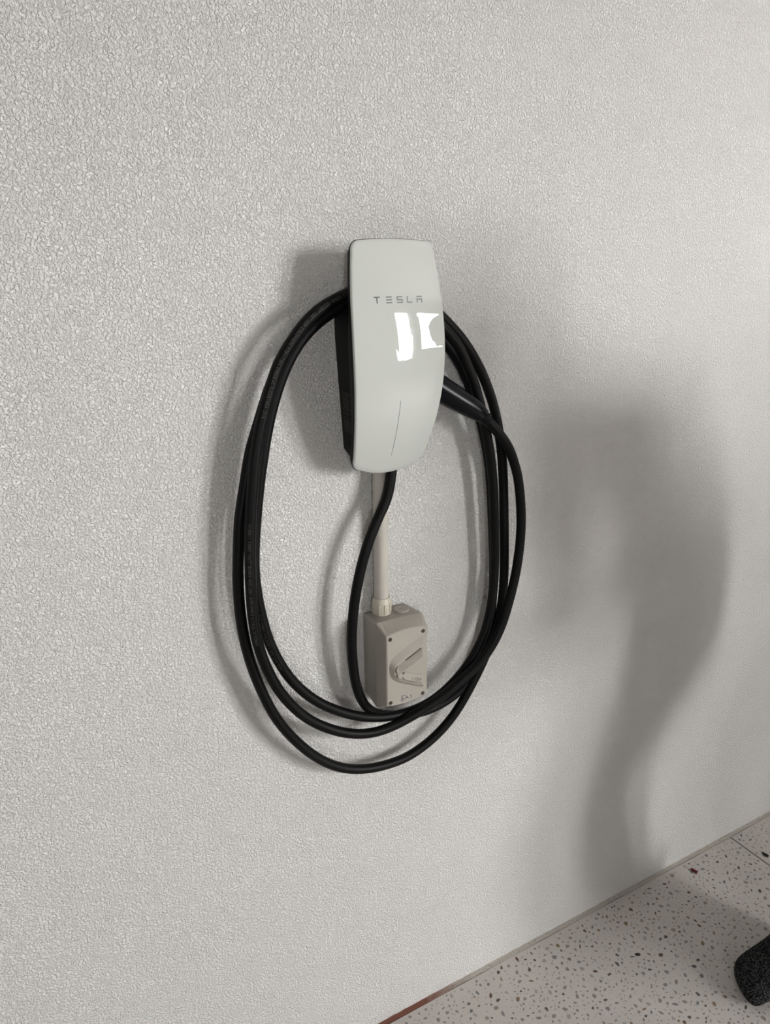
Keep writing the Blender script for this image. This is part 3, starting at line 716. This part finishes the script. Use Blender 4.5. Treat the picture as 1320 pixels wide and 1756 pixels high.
# ------------------------------------------------------------------ unseen cupboard-shaped cabinet added to shade the lower right wall
cab = tag(empty('shade_blocker', (2.42, -1.6, 0)), 'unseen tall grey cupboard-shaped cabinet standing in the garage behind the person', 'blocker')
def cbox(name, m, dims, parent, bev=0.003):
    return box(name, m, *dims, parent=parent, bevel=bev)
M['blocker'] = mat('light grey cabinet laminate', (0.42, 0.42, 0.41, 1), 0.5, var=0.03, vscale=8)
cbox('body', M['blocker'], (-0.50, 0.50, -0.27, 0.25, 0.08, 1.52), cab); cbox('plinth', M['frame'], (-0.48, 0.48, -0.23, 0.22, 0.001, 0.08), cab)
for sx in (-1, 1):
    dr = cbox('door', M['blocker'], (sx * 0.25 - 0.246, sx * 0.25 + 0.246, -0.292, -0.272, 0.09, 1.51), cab)
    cbox('handle', M['frame'], (sx * 0.06 - 0.008, sx * 0.06 + 0.008, -0.318, -0.292, 0.70, 0.86), dr)

# ------------------------------------------------------------------ person standing by the wall, only a socked toe in the picture
person = tag(empty('person', (1.0, -0.44, 0)), 'person in dark clothes leaning forward, only a charcoal wool sock in view', 'person')
PB = Vector((1.0, -0.44, 0))
def skin_mesh(name, chains, m, parent, levels=2, root=0):
    verts = []; edges = []; rad = []; key = {}
    for ch in chains:
        last = None
        for (x, y, z, r) in ch:
            k = (round(x, 4), round(y, 4), round(z, 4))
            if k not in key: key[k] = len(verts); verts.append(Vector((x, y, z)) - PB); rad.append(r)
            if last is not None and last != key[k]: edges.append((last, key[k]))
            last = key[k]
    me = bpy.data.meshes.new(name); me.from_pydata(verts, edges, [])
    o = bpy.data.objects.new(name, me); C.objects.link(o)
    sk = o.modifiers.new('skin', 'SKIN'); sk.use_smooth_shade = True
    for i, v in enumerate(me.skin_vertices[0].data):
        v.radius = rad[i] if isinstance(rad[i], tuple) else (rad[i], rad[i]); v.use_root = (i == root)
    sb = o.modifiers.new('sub', 'SUBSURF'); sb.levels = levels; sb.render_levels = levels
    bpy.context.view_layer.update()
    nm = bpy.data.meshes.new_from_object(o.evaluated_get(bpy.context.evaluated_depsgraph_get()))
    bpy.data.objects.remove(o, do_unlink=True); nm.name = name
    nm.materials.clear(); nm.materials.append(m)
    return link(name, nm, None, parent, smooth=True)
pel = (1.12, -0.56, 0.90, (0.185, 0.145))
chest = (0.94, -0.66, 1.25, (0.19, 0.15))
neck = (0.775, -0.715, 1.41, 0.064)
SH = (0.86, -0.69, 1.345, (0.135, 0.11))
chains = [[pel, (1.045, -0.60, 1.07, (0.185, 0.15)), chest, SH, neck, (0.74, -0.72, 1.44, 0.058), (0.69, -0.73, 1.48, (0.080, 0.098)), (0.635, -0.735, 1.52, (0.078, 0.095)), (0.61, -0.735, 1.535, 0.06)],
          [pel, (1.05, -0.465, 0.80, 0.115), (0.92, -0.45, 0.64, 0.108), (0.835, -0.44, 0.48, 0.092), (0.865, -0.385, 0.30, 0.082), (0.91, -0.335, 0.12, 0.055), (0.932, -0.326, 0.075, 0.045)],
          [pel, (1.06, -0.655, 0.80, 0.115), (0.98, -0.68, 0.64, 0.108), (0.95, -0.70, 0.48, 0.092), (1.00, -0.71, 0.30, 0.082), (1.09, -0.715, 0.12, 0.050), (1.09, -0.715, 0.075, 0.045)]]
def arm(sy):
    q = lambda y: -0.69 + sy * y
    ox = 0.07
    wrist = (0.785, q(0.13), 0.93, 0.028); palm = (0.735, q(0.105), 0.925, (0.036, 0.018))
    out = [[SH, (0.85, q(0.175), 1.335, 0.075), (0.86, q(0.225), 1.15, 0.068), (0.89, q(0.235), 0.99, 0.058), (0.845, q(0.195), 0.955, 0.048), wrist, palm]]
    for k, (dz, ln) in enumerate(((0.026, 0.062), (0.009, 0.070), (-0.009, 0.066), (-0.026, 0.054))):
        kx = 0.710; ky = 0.090
        out.append([palm, (kx, q(ky), 0.922 + dz, 0.0095), (kx - ln * 0.5, q(ky - 0.022), 0.915 + dz, 0.0088), (kx - ln * 0.62, q(ky - 0.050), 0.908 + dz, 0.0078)])
    out.append([wrist, (0.765, q(0.105), 0.96, 0.013), (0.730, q(0.080), 0.972, 0.0105), (0.705, q(0.060), 0.968, 0.009)])
    return out
chains += arm(1) + arm(-1)
bodyo = skin_mesh('body', chains, M['shirt'], person)
bodyo.data.materials.append(M['denim']); bodyo.data.materials.append(M['skin'])
for p in bodyo.data.polygons:
    c = p.center + PB
    if c.x < 0.79 - (1.45 - c.z) * 0.55 and c.z > 1.36 or (c.x < 0.805 and 0.86 < c.z < 1.0): p.material_index = 2
    elif c.z < 0.95 - (1.1 - c.x) * 0.3: p.material_index = 1
# face: nose, ears, eyes, mouth and hair
def blob(name, c, r, m, parent):
    bm = bmesh.new(); bmesh.ops.create_uvsphere(bm, u_segments=20, v_segments=14, radius=1)
    for v in bm.verts: v.co = Vector((v.co.x * r[0], v.co.y * r[1], v.co.z * r[2])) + Vector(c) - PB
    return from_bm(name, bm, m, parent, smooth=True)
blob('nose', (0.612, -0.735, 1.430), (0.016, 0.012, 0.022), M['skin'], person)
for s in (1, -1):
    blob('ear', (0.685, -0.73 + s * 0.085, 1.470), (0.018, 0.009, 0.030), M['skin'], person)
    blob('eye', (0.600, -0.735 + s * 0.030, 1.458), (0.008, 0.011, 0.007), M['ink'], person)
blob('mouth', (0.650, -0.735, 1.400), (0.006, 0.022, 0.005), M['red'], person)
bm = bmesh.new(); bmesh.ops.create_uvsphere(bm, u_segments=32, v_segments=20, radius=1)
for v in bm.verts: v.co = Vector((v.co.x * 0.100, v.co.y * 0.090, v.co.z * 0.105)) + Vector((0.668, -0.733, 1.525))
bmesh.ops.delete(bm, geom=[v for v in bm.verts if v.co.z < 1.485 or v.co.x < 0.605 and v.co.z < 1.525], context='VERTS')
for v in bm.verts: v.co -= PB
from_bm('hair', bm, M['hair'], person, smooth=True)

def sock(cx, cy, big, name='sock'):
    """a socked foot pointing to -x: cross sections from heel to toe; big = side of the big toe (+1 / -1 in y)"""
    secs = [  # x from heel, half width, height, y offset
        (0.000, 0.012, 0.040, 0.0, 0.012), (0.006, 0.026, 0.070, 0.0, 0.004), (0.03, 0.034, 0.105, 0.0, 0.0), (0.065, 0.035, 0.105, 0.0, 0.0), (0.10, 0.037, 0.083, 0.002, 0.0),
        (0.14, 0.043, 0.067, 0.004, 0.0), (0.175, 0.049, 0.055, 0.005, 0.0), (0.205, 0.0505, 0.046, 0.004, 0.0), (0.228, 0.048, 0.040, 0.004, 0.0), (0.246, 0.041, 0.035, 0.008, 0.001), (0.257, 0.029, 0.028, 0.014, 0.003), (0.263, 0.013, 0.018, 0.018, 0.007)]
    rings = []; n = 28
    for dx, hw, h, oy, lift in secs:
        ring = []
        for k in range(n):
            a = 2 * math.pi * k / n; ca, sa = math.cos(a), math.sin(a)
            y = hw * (abs(ca) ** 0.85) * (1 if ca >= 0 else -1)
            z = (h * 0.5) + (h * 0.5) * (abs(sa) ** 0.8) * (1 if sa >= 0 else -1)
            # toes lie further forward on the big-toe side
            t = y / 0.05 * big
            skew = (-0.016 * t) * max(0.0, (dx - 0.17) / 0.09)
            ring.append(Vector((cx - dx + skew, cy + big * oy + y, 0.001 + lift + z)) - PB)
        rings.append(ring)
    bm = bmesh.new(); loft(bm, rings)
    # ankle tube
    P = [Vector((cx - 0.05 + 0.004 * k, cy, 0.06 + 0.02 * k)) - PB for k in range(7)]
    sweep(bm, P, lambda t: 0.046 + 0.002 * t, 28)
    o = from_bm(name, bm, M['sock'], person, smooth=True)
    o['label'] = 'charcoal speckled wool sock'
    sb = o.modifiers.new('sub', 'SUBSURF'); sb.levels = 1; sb.render_levels = 2
    return o
sock(0.984, -0.328, -1)
sock(1.145, -0.715, 1)
